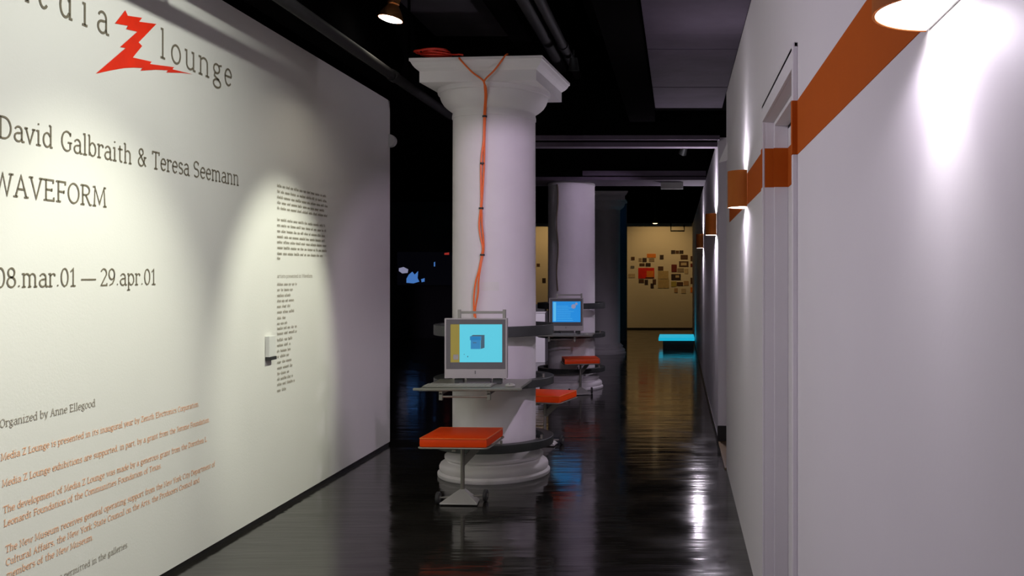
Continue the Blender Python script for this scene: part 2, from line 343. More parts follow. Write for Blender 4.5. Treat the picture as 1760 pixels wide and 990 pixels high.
# ------------------------------------------------------------------ stroke font with slab serifs
def arc(cx, cy, rx, ry, a0, a1, n=14):
    return [(cx+rx*math.cos(math.radians(a0+(a1-a0)*i/n)), cy+ry*math.sin(math.radians(a0+(a1-a0)*i/n))) for i in range(n+1)]
X_, A_, C_, D_ = 0.70, 1.08, 1.0, -0.32     # x height, ascender, cap height, descender
def S(x, y, l=0.10, r=0.10): return [(x-l, y), (x+r, y)]
R = 0.23
def bowl(cx=0.25, r=R): return arc(cx, X_/2, r, X_/2, 0, 360, 22)
G = {
 'a': (0.52, [arc(0.24, X_-0.2, 0.17, 0.2, 160, 0, 8) + [(0.41, 0.10), (0.44, 0.0), (0.54, 0.0)], arc(0.23, 0.19, 0.18, 0.2, 85, 345, 14), [(0.24,0.39),(0.41,0.42)]]),
 'b': (0.54, [[(0.08,A_),(0.08,0)], [(0.0,A_),(0.08,A_)], arc(0.28,X_/2,0.2,X_/2,150,-150,16)]),
 'c': (0.46, [arc(0.27,X_/2,0.21,X_/2,45,315,16), [(0.42,X_-0.05),(0.42,X_-0.17)]]),
 'd': (0.56, [[(0.45,A_),(0.45,0.0),(0.55,0)], [(0.36,A_),(0.45,A_)], arc(0.25,X_/2,0.2,X_/2,30,330,16)]),
 'e': (0.48, [[(0.04,X_/2+.03),(0.45,X_/2+.03)], arc(0.25,X_/2,0.2,X_/2,8,318,18)]),
 'f': (0.36, [[(0.15,0)]+[(0.15,A_-0.2)]+arc(0.29,A_-0.16,0.14,0.16,180,70,6), S(0.15,0,.1,.12), [(0.02,X_),(0.32,X_)]]),
 'g': (0.52, [arc(0.22,X_-0.2,0.16,0.19,0,360,18), [(0.34,X_-0.05),(0.50,X_)], [(0.12,0.33),(0.10,0.18),(0.22,0.10),(0.36,0.06)], arc(0.24,-0.12,0.2,0.17,60,420,20)]),
 'h': (0.58, [[(0.1,A_),(0.1,0)], [(0.0,A_),(0.1,A_)], S(0.1,0,.1,.09), arc(0.28,X_-0.2,0.17,0.2,150,0,8)+[(0.45,0)], S(0.45,0,.09,.1)]),
 'i': (0.30, [[(0.03,X_),(0.14,X_),(0.14,0)], S(0.14,0,.12,.12), [(0.14,A_-0.09),(0.14,A_)]]),
 'j': (0.30, [[(0.03,X_),(0.16,X_),(0.16,-0.15)]+arc(0.04,-0.15,0.12,0.15,0,-80,5), [(0.16,A_-0.09),(0.16,A_)]]),
 'k': (0.52, [[(0.1,A_),(0.1,0)], [(0.0,A_),(0.1,A_)], S(0.1,0,.1,.08), [(0.42,X_),(0.12,0.3),(0.46,0)], S(0.42,X_,.08,.08), S(0.46,0,.08,.06)]),
 'l': (0.28, [[(0.03,A_),(0.13,A_),(0.13,0)], S(0.13,0,.12,.12)]),
 'm': (0.88, [[(0.0,X_),(0.1,X_),(0.1,0)], S(0.1,0,.1,.09), arc(0.26,X_-0.2,0.16,0.2,150,0,8)+[(0.42,0)], arc(0.58,X_-0.2,0.16,0.2,160,0,8)+[(0.74,0)], S(0.42,0,.08,.08), S(0.74,0,.08,.1)]),
 'n': (0.58, [[(0.0,X_),(0.1,X_),(0.1,0)], S(0.1,0,.1,.09), arc(0.28,X_-0.2,0.17,0.2,150,0,8)+[(0.45,0)], S(0.45,0,.09,.1)]),
 'o': (0.50, [bowl()]),
 'p': (0.54, [[(0.0,X_),(0.09,X_),(0.09,D_)], S(0.09,D_,.1,.11), arc(0.29,X_/2,0.2,X_/2,150,-150,16)]),
 'q': (0.54, [[(0.45,X_),(0.45,D_)], S(0.45,D_,.1,.1), arc(0.25,X_/2,0.2,X_/2,30,330,16)]),
 'r': (0.40, [[(0.0,X_),(0.1,X_),(0.1,0)], S(0.1,0,.1,.12), arc(0.27,X_-0.22,0.17,0.22,160,55,6), [(0.37,X_-0.02),(0.37,X_-0.14)]]),
 's': (0.44, [arc(0.22,X_-0.17,0.15,0.17,35,270,10)+arc(0.22,0.18,0.17,0.18,90,-145,10), [(0.35,X_-.03),(0.35,X_-.14)]]),
 't': (0.38, [[(0.15,X_+0.2),(0.15,0.15)]+arc(0.27,0.15,0.12,0.15,180,290,6), [(0.02,X_),(0.33,X_)]]),
 'u': (0.58, [[(0.0,X_),(0.1,X_),(0.1,0.2)]+arc(0.27,0.2,0.17,0.2,180,330,8), [(0.36,X_),(0.46,X_),(0.46,0),(0.56,0)]]),
 'v': (0.50, [[(0.05,X_),(0.25,0),(0.45,X_)], S(0.05,X_,.08,.08), S(0.45,X_,.08,.08)]),
 'w': (0.76, [[(0.05,X_),(0.22,0),(0.38,X_),(0.54,0),(0.71,X_)], S(0.05,X_,.08,.08), S(0.71,X_,.08,.08)]),
 'x': (0.50, [[(0.05,X_),(0.45,0)], [(0.45,X_),(0.05,0)], S(0.05,X_,.07,.07), S(0.45,X_,.07,.07), S(0.05,0,.07,.07), S(0.45,0,.07,.07)]),
 'y': (0.50, [[(0.05,X_),(0.26,0.02)], [(0.45,X_),(0.22,-0.18),(0.08,D_)], S(0.05,X_,.08,.08), S(0.45,X_,.08,.08)]),
 'z': (0.46, [[(0.06,X_-.14),(0.06,X_),(0.40,X_),(0.05,0),(0.42,0),(0.42,.14)]]),
 'A': (0.70, [[(0.08,0),(0.34,C_),(0.60,0)], [(0.18,0.36),(0.50,0.36)], S(0.08,0), S(0.60,0)]),
 'C': (0.64, [arc(0.36,0.5,0.3,0.5,45,315,18), [(0.57,0.97),(0.57,0.76)]]),
 'D': (0.70, [[(0.0,C_),(0.28,C_)]+arc(0.28,0.5,0.34,0.5,90,-90,14)+[(0.0,0)], [(0.12,C_),(0.12,0)]]),
 'E': (0.60, [[(0.0,C_),(0.50,C_),(0.50,0.84)], [(0.12,C_),(0.12,0)], [(0.0,0),(0.53,0),(0.53,0.17)], [(0.12,0.52),(0.42,0.52)], [(0.42,.44),(0.42,.6)]]),
 'F': (0.56, [[(0.0,C_),(0.50,C_),(0.50,0.84)], [(0.12,C_),(0.12,0)], S(0.12,0,.12,.13), [(0.12,0.5),(0.42,0.5)], [(0.42,.42),(0.42,.58)]]),
 'G': (0.70, [arc(0.36,0.5,0.3,0.5,45,300,18), [(0.57,0.97),(0.57,0.77)], [(0.42,0.44),(0.66,0.44)], [(0.56,0.44),(0.56,0.08)]]),
 'J': (0.42, [[(0.26,C_),(0.26,0.15)]+arc(0.1,0.15,0.16,0.2,0,-100,6), S(0.26,C_,.14,.12)]),
 'L': (0.54, [[(0.12,C_),(0.12,0)], S(0.12,C_,.12,.12), [(0.0,0),(0.48,0),(0.48,0.2)]]),
 'M': (0.88, [[(0.10,0),(0.14,C_),(0.42,0.12),(0.70,C_),(0.76,0)], S(0.10,0), S(0.76,0), S(0.12,C_,.1,.03), S(0.72,C_,.03,.1)]),
 'N': (0.74, [[(0.12,0),(0.12,C_),(0.60,0),(0.60,C_)], S(0.12,0), S(0.60,C_), [(0.02,C_),(0.12,C_)]]),
 'O': (0.70, [arc(0.35,0.5,0.30,0.5,0,360,26)]),
 'P': (0.60, [[(0.0,C_),(0.28,C_)]+arc(0.28,0.74,0.25,0.26,90,-90,10)+[(0.12,0.48)], [(0.12,C_),(0.12,0)], S(0.12,0,.12,.13)]),
 'R': (0.66, [[(0.0,C_),(0.28,C_)]+arc(0.28,0.75,0.24,0.25,90,-90,10)+[(0.12,0.5)], [(0.12,C_),(0.12,0)], S(0.12,0,.12,.1), [(0.3,0.5),(0.54,0),(0.65,0)]]),
 'S': (0.56, [arc(0.28,0.75,0.2,0.25,35,265,10)+arc(0.28,0.26,0.22,0.26,85,-145,10), [(0.46,0.96),(0.46,0.78)]]),
 'T': (0.62, [[(0.03,0.83),(0.03,C_),(0.57,C_),(0.57,0.83)], [(0.30,C_),(0.30,0)], S(0.30,0,.13,.13)]),
 'V': (0.66, [[(0.07,C_),(0.33,0),(0.59,C_)], S(0.07,C_), S(0.59,C_)]),
 'W': (0.94, [[(0.07,C_),(0.27,0),(0.47,C_),(0.67,0),(0.87,C_)], S(0.07,C_), S(0.87,C_)]),
 'Y': (0.62, [[(0.07,C_),(0.31,0.45),(0.55,C_)], [(0.31,0.45),(0.31,0)], S(0.31,0), S(0.07,C_,.08,.08), S(0.55,C_,.08,.08)]),
 'Z': (0.60, [[(0.08,0.83),(0.08,C_),(0.52,C_),(0.06,0),(0.54,0),(0.54,.18)]]),
 '0': (0.52, [arc(0.26,0.5,0.21,0.5,0,360,24)]),
 '1': (0.44, [[(0.06,0.82),(0.22,C_),(0.22,0)], S(0.22,0,.15,.15)]),
 '2': (0.50, [arc(0.24,0.74,0.19,0.26,160,-20,10)+[(0.05,0),(0.45,0),(0.45,.14)]]),
 '8': (0.52, [arc(0.26,0.76,0.17,0.24,0,360,18), arc(0.26,0.26,0.21,0.26,0,360,20)]),
 '9': (0.52, [arc(0.25,0.68,0.20,0.32,0,360,20), [(0.45,0.68),(0.42,0.35),(0.30,0.1),(0.10,0)]]),
 '&': (0.76, [[(0.66,0.0),(0.14,0.74)]+arc(0.29,0.80,0.155,0.2,190,-20,10)+[(0.14,0.42)]+arc(0.28,0.24,0.21,0.24,150,340,12)+[(0.60,0.52)], [(0.5,.52),(0.70,.52)]]),
 '-': (0.72, [[(0.0,0.36),(0.70,0.36)]]),
 '.': (0.20, [[(0.09,0.0),(0.09,0.09)]]),
 ',': (0.20, [[(0.11,0.08),(0.05,-0.14)]]),
 ' ': (0.27, []),
}
def ribbon(mb, pts, w, T):
    q = [Vector(p) for p in pts]
    q = [q[0]] + [b for a, b in zip(q, q[1:]) if (b-a).length > 1e-5]
    if len(q) < 2: return
    L, Rr = [], []
    for i in range(len(q)):
        a = (q[i]-q[i-1]).normalized() if i > 0 else None
        b = (q[i+1]-q[i]).normalized() if i < len(q)-1 else None
        closed = (q[0]-q[-1]).length < 1e-3
        if a is None: a = (q[-1]-q[-2]).normalized() if closed else b
        if b is None: b = (q[1]-q[0]).normalized() if closed else a
        na = Vector((-a.y, a.x)); nb = Vector((-b.y, b.x)); n = na + nb
        if n.length < 0.3: n = na
        n.normalize(); k = 1/max(0.5, n.dot(na))
        L.append(q[i]+n*w/2*k); Rr.append(q[i]-n*w/2*k)
    vs = [T(p.x, p.y) for p in L] + [T(p.x, p.y) for p in Rr]; n = len(q)
    mb.add(vs, [(i, i+1, n+i+1, n+i) for i in range(n-1)])
def textw(t, trk=0.06): return sum(G[c][0]+trk for c in t) - trk
def write(mb, t, u0, u1, zb, h, wt=0.085, trk=0.06, XX=XL+0.0025):
    sx = (u1-u0)/textw(t, trk); u = u0
    for c in t:
        gw, st = G[c]
        for s in st:
            # stroke weight kept even by drawing in wall units
            pts = [(u + p[0]*sx, zb + p[1]*h) for p in s]
            ribbon(mb, pts, wt*h, lambda a, b: (XX, a, b))
        u += (gw+trk)*sx
def D(x): return -XL*F/(VX-x)
def Zp(x, y): return EYE - (y-VY)*D(x)/F
def lettering(mb, m, label):
    o = mb.build('lettering', m, wl, recalc=False); 
    if label: o['label'] = label
    return o
mb = MB(); H = 0.130
for c, x0, x1 in (('M',20,50),('e',65,83),('d',101,124),('i',140,151),('a',166,186),('l',275,284),('o',294,310),('u',317,336),('n',341,360),('g',365,381),('e',385,398)):
    write(mb, c, D(x0), D(x1), 2.561, H, 0.085, 0)
lettering(mb, M['ink'], 'widely spaced grey letters reading Media and lounge')
zp = [(708,58),(721,89),(803,101),(786,123),(884,136),(783,240),(803,261),(750,326),(858,350),(847,363),(985,381),(975,393),(1090,421),(1030,413),(940,411),(951,399),(880,395),(794,401),(806,385),(755,383),(700,386),(620,400),(540,418),(710,272),(678,267),(776,180),(714,165),(723,146),(650,133)]
bm = bmesh.new(); vs = []
for x, y in zp:
    x /= 3.3; y /= 3.3; vs.append(bm.verts.new((XL+0.003, D(x), Zp(x, y))))
es = [bm.edges.new((vs[i], vs[(i+1) % len(vs)])) for i in range(len(vs))]
bmesh.ops.triangle_fill(bm, edges=es, use_beauty=True)
me = bpy.data.meshes.new('zigzag_emblem'); bm.to_mesh(me); bm.free(); me.materials.append(M['zred'])
zo = bpy.data.objects.new('zigzag_emblem', me); COL.objects.link(zo); zo.parent = wl; zo['label'] = 'jagged red lightning shaped letter Z'
mb = MB()
for t, x0, x1 in (('David',-4,90),('Galbraith',104,226),('&',236,252),('Teresa',261,325),('Seemann',331.5,410)):
    write(mb, t, D(x0), D(x1), 2.010, 0.080, 0.095)
write(mb, 'WAVEFORM', D(-14), D(183), 1.797, 0.0815, 0.095)
for t, x0, x1 in (('08.mar.01',-9,131),('-',139,165),('29.apr.01',172,268)):
    write(mb, t, D(x0), D(x1), 1.4505, 0.072, 0.095)
lettering(mb, M['ink'], 'large grey artist names, title and dates')
mb = MB()
write(mb, 'Organized by Anne Ellegood', D(-1), D(163), 0.927, 0.029, 0.11)
write(mb, 'Photography is not permitted in the galleries.', 3.50, D(220), 0.246, 0.025, 0.11)
lettering(mb, M['ink2'], 'small grey credit lines')
mb = MB()
for t, x0, x1, z in (
 ('Media Z Lounge is presented in its inaugural year by Zenith Electronics Corporation.', 1, 341.5, 0.803),
 ('Media Z Lounge exhibitions are supported, in part, by a grant from the Jerome Foundation.', 3, 360, 0.703),
 ('The development of Media Z Lounge was made by a generous grant from the Dorothea L.', 5, 356, 0.603),
 ('Leonardt Foundation of the Communities Foundation of Texas.', 6, 277, 0.552),
 ('The New Museum receives general operating support from the New York City Department of', 9, 368.7, 0.452),
 ('Cultural Affairs, the New York State Council on the Arts, the Producers Council and', 9.5, 342, 0.402),
 ('members of the New Museum.', 11, 160, 0.353)):
    write(mb, t, D(x0), D(x1), z, 0.0245, 0.115)
lettering(mb, M['inkorange'], 'seven lines of small orange lettering')
def squiggle(mb, u0, u1, z, h, words=None):
    u = u0
    while u < u1 - 0.02:
        wlen = min(random.uniform(0.03, 0.10), u1-u); pts = []; a = u; k = 0
        while a < u+wlen:
            pts.append((a, z + (0 if k % 2 else h*(1.45 if random.random() < .16 else 1)))); a += 0.0062; k += 1
        ribbon(mb, pts, 0.0040, lambda p, q: (XL+0.0025, p, q)); u += wlen + 0.014
mb = MB()
rr = [6.69,6.70,6.72,6.69,6.71, 0, 6.67,6.69,6.67,6.68,6.70,6.70,6.66]
ysq = [321,331,340.5,350,359.4,0,379.3,389,399,408.7,418,427.7,437.8]
for y, e in zip(ysq, rr):
    if y: squiggle(mb, 5.875, e, Zp(476, y), 0.0125)
squiggle(mb, 5.875, 5.92, Zp(476, 446), 0.0125)
lettering(mb, M['ink3'], 'tiny unreadable grey paragraph')
mb = MB()
write(mb, 'artists presented in', 5.875, 6.245, 1.477, 0.021, 0.12); write(mb, 'Waveform', 6.265, 6.44, 1.477, 0.021, 0.13)
ends = [258,228,215,237,210,240,175,195,257,258,225,210,213,200,217,232,203,228,242,178]
yc = [127,168,210,250,292,333,378,418,455,493,540,580,622,662,705,748,790,830,870,915]
for v, e in zip(yc, ends):
    squiggle(mb, 5.875, D(450+e/4.304), Zp(476, 461.5+v/4.304), 0.0125)
lettering(mb, M['ink2'], 'faint list of names under a heading')

# small things on the left wall
t = thing('wall_box', (XL, 5.75, 0.97), 'small upright white box beside the list of names on the lettered wall', 'box')
MB().box(0.001, 0.028, -0.045, 0.045, 0.02, 0.148).build('housing', M['white'], t, bevel=0.003)
MB().box(0.001, 0.034, -0.045, 0.045, 0.0, 0.02).build('dark_base', M['rubber'], t, bevel=0.002)
t = thing('motion_sensor', (XL, 8.16, 2.61), 'small white sensor on the end edge of the lettered wall', 'sensor')
MB().tube([(0.0,-0.02,0.06),(0.0,0.05,0.06)], 0.055, 18).build('sensor_head', M['white'], t, bevel=0.006)
MB().box(-0.1, 0.004, 0.018, 0.04, 0.03, 0.09).build('mount_plate', M['white'], t)
# flap on the corridor wall corner
tag(MB().add([P(1252,240,7.0),P(1252,275,7.0),P(1235,280,7.1),P(1253,240,7.06),P(1253,275,7.06),P(1237,280,7.14)],
    [(0,1,2),(3,5,4),(0,3,4,1),(1,4,5,2),(2,5,3,0)]).build('corner_flap', M['rwall']), 'small white pointed flap at the top corner of the near wall', 'flap')

# ------------------------------------------------------------------ columns
def column(cx, cy, label, detail=True, rot=0.0):
    t = thing('column', (cx, cy, 0), label, 'column', 'round plaster columns in a row', rot)
    base = [(0.0,0.0),(0.412,0.0),(0.417,0.008),(0.417,0.026),(0.405,0.036),(0.398,0.040),(0.404,0.052),(0.404,0.074),(0.396,0.090),(0.378,0.102),(0.362,0.107),
            (0.352,0.112),(0.349,0.120),(0.354,0.128),(0.366,0.134),(0.366,0.150),(0.352,0.158),(0.340,0.172),(0.326,0.185),(0.314,0.192),(0.308,0.20)]
    MB().lathe(base, (0,0), 72).build('base', M['plaster'], t)
    MB().lathe([(0.308,0.20),(0.309,1.2),(0.306,2.62),(0.306,2.655)], (0,0), 72).build('shaft', M['plaster'], t)
    MB().lathe([(0.306,2.655),(0.311,2.657),(0.311,2.675),(0.306,2.70),(0.312,2.712),(0.332,2.725),(0.352,2.740),(0.372,2.760),(0.388,2.785),(0.398,2.812),
                (0.402,2.83),(0.412,2.834),(0.416,2.845),(0.416,2.875),(0.0,2.876)], (0,0), 72).build('echinus', M['plaster'], t)
    m = MB(); prof = [(0.424,2.868),(0.424,2.945),(0.432,2.952),(0.448,2.966),(0.462,2.984),(0.472,3.004),(0.480,3.010),(0.480,3.03)]
    vs = []
    for h, z in prof: vs += [(-h,-h,z),(h,-h,z),(h,h,z),(-h,h,z)]
    n = len(prof); fs = [(3,2,1,0), (4*n-4,4*n-3,4*n-2,4*n-1)]
    for i in range(n-1):
        for k in range(4): fs.append((4*i+k, 4*i+(k+1) % 4, 4*i+4+(k+1) % 4, 4*i+4+k))
    m.add(vs, fs).build('abacus', M['plaster'], t)
    return t
C1 = (-1.385, 7.03); C2 = (-1.405, 12.3); C3 = (-1.40, 17.6)
column(*C1, 'nearest white round column with orange cords down its shaft', rot=math.radians(-5))
column(*C2, 'second white round column, behind the first, half in shadow')
column(*C3, 'third and farthest column, almost unlit')
t = thing('wall_card', (C1[0], C1[1], 1.38), 'small white label card on the first column above the monitor', 'card')
m = MB(); ca = []
for i in range(7):
    a = math.radians(-97 + 24*i/6); ca.append(a)
m.lathe([(0.3095,0.0),(0.3115,0.0),(0.3115,0.062),(0.3095,0.062)], (0,0), 8, math.radians(-96), math.radians(-73), True).build('card', M['white'], t)

# cords of the first column
def onshaft(x, y, off=0.012):      # point on the shaft surface seen at a pixel
    r = 0.309 + off; d = 6.75
    for _ in range(30):
        X = (x-VX)*d/F; dx = max(-r, min(r, X-C1[0])); d = C1[1] - math.sqrt(max(0, r*r-dx*dx))
    return P(x, y, d)
t = thing('extension_cord', (C1[0], C1[1]-0.32, 1.2), 'orange cords tied together and hanging down the first column', 'cord')
def put(o): o.location = -Vector(t.location); return o
def smooth(pts, k=6):
    out = []; q = [pts[0]] + list(pts) + [pts[-1]]
    for i in range(1, len(q)-2):
        for j in range(k):
            s = j/k; a, b, c, d = (Vector(p) for p in q[i-1:i+3])
            out.append(0.5*((2*b)+(c-a)*s+(2*a-5*b+4*c-d)*s*s+(-a+3*b-3*c+d)*s**3))
    out.append(Vector(pts[-1])); return out
yf = C1[1]-0.48
jn = P(832,139,yf-0.0)
jn = Vector((jn.x, yf-0.01, jn.z))
lo = [P(834,150,yf+0.03), P(835,165,yf+0.09), P(834,182,yf+0.16), onshaft(833,200)]
trunk = [(832,240),(830,270),(829,300),(828,340),(827,358),(826,385),(828,405),(830.5,425),(829,438)]
for k, (o1, tail, st) in enumerate((
   (-1.6, [(823,465),(817.5,485),(814.5,510),(814.5,530),(815.5,545)], P(790,104,yf-0.006)),
   (1.6, [(825,465),(822.5,485),(821.5,505),(817,530),(817.5,548)], P(870,97.5,yf-0.006)))):
    pts = [Vector(st)+Vector((0,0.06,0.018)), Vector(st)+Vector((0,-0.004,0.012)), (Vector(st)+jn)/2 + Vector((0,-0.004,-0.008)), jn + Vector((o1*0.003,0,0))] + [p + Vector((o1*0.0028,0,0)) for p in lo]
    for i, (x, y) in enumerate(trunk):
        s = 1.9 if i in (1,2,5,6) else 0.7
        pts.append(onshaft(x+o1*s*0.8, y))
    pts += [onshaft(x, y, 0.03) for x, y in tail]
    put(MB().tube(smooth(pts), 0.0066, 8).build('cord_strand', M['cord'], t))
for x, y in ((833,200),(829,281),(827,358),(829,438)):
    c = onshaft(x, y)
    put(MB().tube([c+Vector((0,0,-0.006)), c+Vector((0,0,0.006))], 0.017, 10).build('cable_tie', M['rubber'], t))
# coil lying on the abacus
t = thing('cord_coil', (C1[0]-0.36, yf+0.08, 3.035), 'loose red cord coil lying on top of the first column capital', 'cord')
pts = []
for i in range(110):
    a = i*0.33; r = 0.085 + 0.03*math.sin(i*0.37)
    pts.append(Vector((r*1.15*math.cos(a), 0.8*r*math.sin(a), 0.012 + i*0.00028 + 0.010*(1+math.sin(a*0.5+i*.11)))))
pts += [Vector((0.15,-0.03,0.02)), Vector((0.2,-0.075,0.012)), Vector((0.235,-0.08,0.006))]
MB().tube(smooth(pts, 2), 0.006, 6).build('cord', M['redcord'], t)
# thin cord on the second column
pts = [Vector((C2[0]-0.15+0.01*math.sin(i*1.1), C2[1]-0.285, 2.66-0.115*i)) for i in range(13)]
tag(MB().tube(smooth(pts,3), 0.009, 6).build('cable', M['darkcord']), 'thin dull cable hanging down the second column', 'cord')

# ------------------------------------------------------------------ ring racks, monitors, keyboards
def annulus(mb, r0, r1, z0, z1): return mb.lathe([(r0,z0),(r1,z0),(r1,z1),(r0,z1)], (0,0), 72, closed_prof=True)
def rack(c, label):
    t = thing('ring_rack', (c[0], c[1], 0.2), label, 'rack', 'steel ring racks around the columns')
    def L(o): o.location = (0,0,-0.2); return o
    L(annulus(MB(), 0.366, 0.442, 0.222, 0.282).build('lower_ring', M['rack'], t, bevel=0.003))
    L(annulus(MB(), 0.366, 0.445, 0.675, 0.733).build('middle_ring', M['rack'], t, bevel=0.003))
    L(annulus(MB(), 0.425, 0.445, 1.050, 1.125).build('upper_ring', M['rack'], t, bevel=0.003))
    for z0, z1, r1 in ((0.235,0.270,0.37),(0.688,0.72,0.37),(1.07,1.105,0.428)):
        for a in (40, 140, 220, 320):
            a = math.radians(a); p = Vector((math.cos(a), math.sin(a), 0))
            L(MB().tube([p*0.306+Vector((0,0,(z0+z1)/2)), p*r1+Vector((0,0,(z0+z1)/2))], 0.012, 8).build('spacer', M['rack'], t))
    for a in (60, 120):
        a = math.radians(a); p = Vector((math.cos(a)*0.4, math.sin(a)*0.4, 0))
        L(MB().tube([p+Vector((0,0,0.25)), p+Vector((0,0,1.06))], 0.014, 10).build('upright', M['rack'], t))
        L(MB().tube([p+Vector((0,0,1.06)), p*1.09+Vector((0,0,1.07))], 0.012, 8).build('bracket', M['rack'], t))
    for a, z in ((-72,0.282),(-20,0.282),(-68,0.733),(-15,0.733)):
        a = math.radians(a); p = Vector((math.cos(a)*0.40, math.sin(a)*0.40, z-0.002))
        L(MB().tube([p, p+Vector((0,0,0.03))], 0.009, 10).build('bolt', M['metal'], t))
    # tray arms and tray
    ty = -0.95
    L(MB().box(-0.31, 0.345, ty, -0.40, 0.7345, 0.7525).build('tray', M['tray'], t, bevel=0.003))
    L(MB().box(-0.345, 0.365, ty-0.004, ty+0.022, 0.738, 0.7545).build('tray_lip', M['tray'], t, bevel=0.003))
    for x in (-0.17, 0.145):
        L(MB().box(x-0.011, x+0.011, ty+0.02, -0.38, 0.71, 0.7345).build('tray_arm', M['metal'], t))
        L(MB().box(x-0.011, x+0.011, ty+0.02, ty+0.045, 0.672, 0.72).build('tray_foot', M['tray'], t, bevel=0.002))
    L(MB().tube([(-0.17, ty+0.032, 0.695), (0.145, ty+0.032, 0.695)], 0.007, 8).build('tray_rail', M['metal'], t))
    return t
rack(C1, 'dark steel rings and tray clamped round the nearest column')
rack(C2, 'dark steel rings and tray clamped round the second column')

def monitor(c, label, blue=False):
    # origin at the foot on the tray, front face towards -Y
    yb = c[1]-0.73; xb = c[0] + 0.018
    t = thing('monitor', (xb, yb, 0.7525), label, 'monitor', 'flat monitors on column trays')
    W, Z0, Z1, TH = 0.211, 0.042, 0.448, 0.11
    m = MB()
    sec = [(-W,Z0),(W,Z0),(W,Z1),(-W,Z1)]
    m.box(-W, W, 0.012, 0.035, Z0, Z1)
    vs = [(-W,0.035,Z0),(W,0.035,Z0),(W,0.035,Z1),(-W,0.035,Z1),(-W*.8,TH,Z0+.05),(W*.8,TH,Z0+.05),(W*.8,TH,Z1-.05),(-W*.8,TH,Z1-.05)]
    m.add(vs, [(4,5,6,7),(0,1,5,4),(1,2,6,5),(2,3,7,6),(3,0,4,7)])
    m.build('casing', M['silver'], t)
    zc = Z0 + 0.062
    # bezel frame around the screen
    sx0, sx1, sz0, sz1 = -0.172, 0.178, 0.150, 0.407
    sz0 = zc + 0.046
    b = MB(); b.box(-W+.010, sx0, 0, 0.012, zc, Z1-.008).box(sx1, W-.010, 0, 0.012, zc, Z1-.008).box(sx0, sx1, 0, 0.012, zc, sz0).box(sx0, sx1, 0, 0.012, sz1, Z1-.008)
    b.build('bezel', M['bezel'], t, bevel=0.0015)
    b = MB(); b.box(-W, -W+.010, -0.002, 0.014, Z0, Z1).box(W-.010, W, -0.002, 0.014, Z0, Z1).box(-W+.010, W-.010, -0.002, 0.012, Z1-.008, Z1)
    b.build('rim', M['silver'], t)
    MB().box(-W+.010, W-.010, -0.005, 0.012, Z0, zc).build('chin', M['silver'], t, bevel=0.002)
    MB().box(-0.006, 0.000, -0.008, -0.004, Z0+.03, Z0+.052).build('power_button', M['bezel'], t)
    s = MB().box(sx0, sx1, 0.005, 0.012, sz0, sz1).build('screen', M['screen_blue' if blue else 'screen_cyan'], t)
    if not blue:
        MB().box(sx0, sx0+0.061, 0.003, 0.0049, sz0, sz1).build('screen_sidebar', M['screen_olive'], s)
        MB().box(-0.153, -0.118, 0.001, 0.0029, sz0+.018, sz0+.052).build('screen_button', M['silver'], s)
        MB().box(-0.035, 0.030, 0.003, 0.0049, sz0+.090, sz0+.172).box(-0.041, 0.036, 0.003, 0.0049, sz0+.150, sz0+.176).build('screen_icon', M['icon_blue'], s)
        MB().add([(0.032,0.0045,sz0+.090),(0.058,0.0045,sz0+.098),(0.058,0.0045,sz0+.185),(-0.02,0.0045,sz0+.185),(-0.035,0.0045,sz0+.176),(0.032,0.0045,sz0+.172)],
                 [(0,1,2,5),(2,3,4,5)]).build('icon_side', M['icon_side'], s, recalc=False)
        MB().box(-0.020, 0.004, 0.001, 0.0029, sz0+.130, sz0+.135).build('icon_slot', M['icon_side'], s)
        MB().box(-0.082, -0.077, 0.002, 0.0049, sz0+.052, sz0+.056).build('screen_mark', M['icon_side'], s)
        MB().box(-0.058, -0.053, 0.002, 0.0049, sz0+.034, sz0+.043).build('screen_mark', M['icon_side'], s)
    else:
        MB().box(sx0+.01, sx0+.045, 0.003, 0.0049, sz0+.01, sz1-.01).build('screen_column', M['screen_lite'], s)
        q = MB()
        for i in range(9): q.box(sx0+.055, sx0+.055+random.uniform(.14,.22), 0.003, 0.0049, sz0+.02+i*.022, sz0+.0235+i*.022)
        q.build('screen_lines', M['screen_lite'], s)
        q = MB(); q.tube([(0.09,0.0049,sz1-.062),(0.09,0.003,sz1-.062)], 0.028, 14); q.tube([(0.125,0.0049,sz1-.03),(0.125,0.003,sz1-.03)], 0.016, 12)
        q.build('screen_blossom', M['blob_pale'], s)
    h = MB()
    for x in (-0.118, 0.187): h.box(x-0.010, x+0.010, 0.02, 0.045, Z1-.002, Z1+.058)
    h.box(-0.118, 0.187, 0.025, 0.040, Z1+.030, Z1+.047)
    h.build('top_handle', M['tray'], t, bevel=0.002)
    MB().box(-0.07, 0.09, 0.03, 0.09, 0.008, Z0+.05).build('stand_neck', M['bezel'], t)
    MB().box(-0.12, 0.14, 0.01, 0.15, 0.0, 0.010).build('stand_foot', M['bezel'], t, bevel=0.003)
    for x in (-0.15, 0.11): MB().box(x, x+0.06, 0.02, 0.07, 0.0, 0.040).build('stand_clamp', M['rack'], t, bevel=0.004)
    return t
monitor(C1, 'grey monitor on nearest column showing pale cyan screen and blue box')
monitor(C2, 'dark monitor on second column showing a deep blue screen', True)
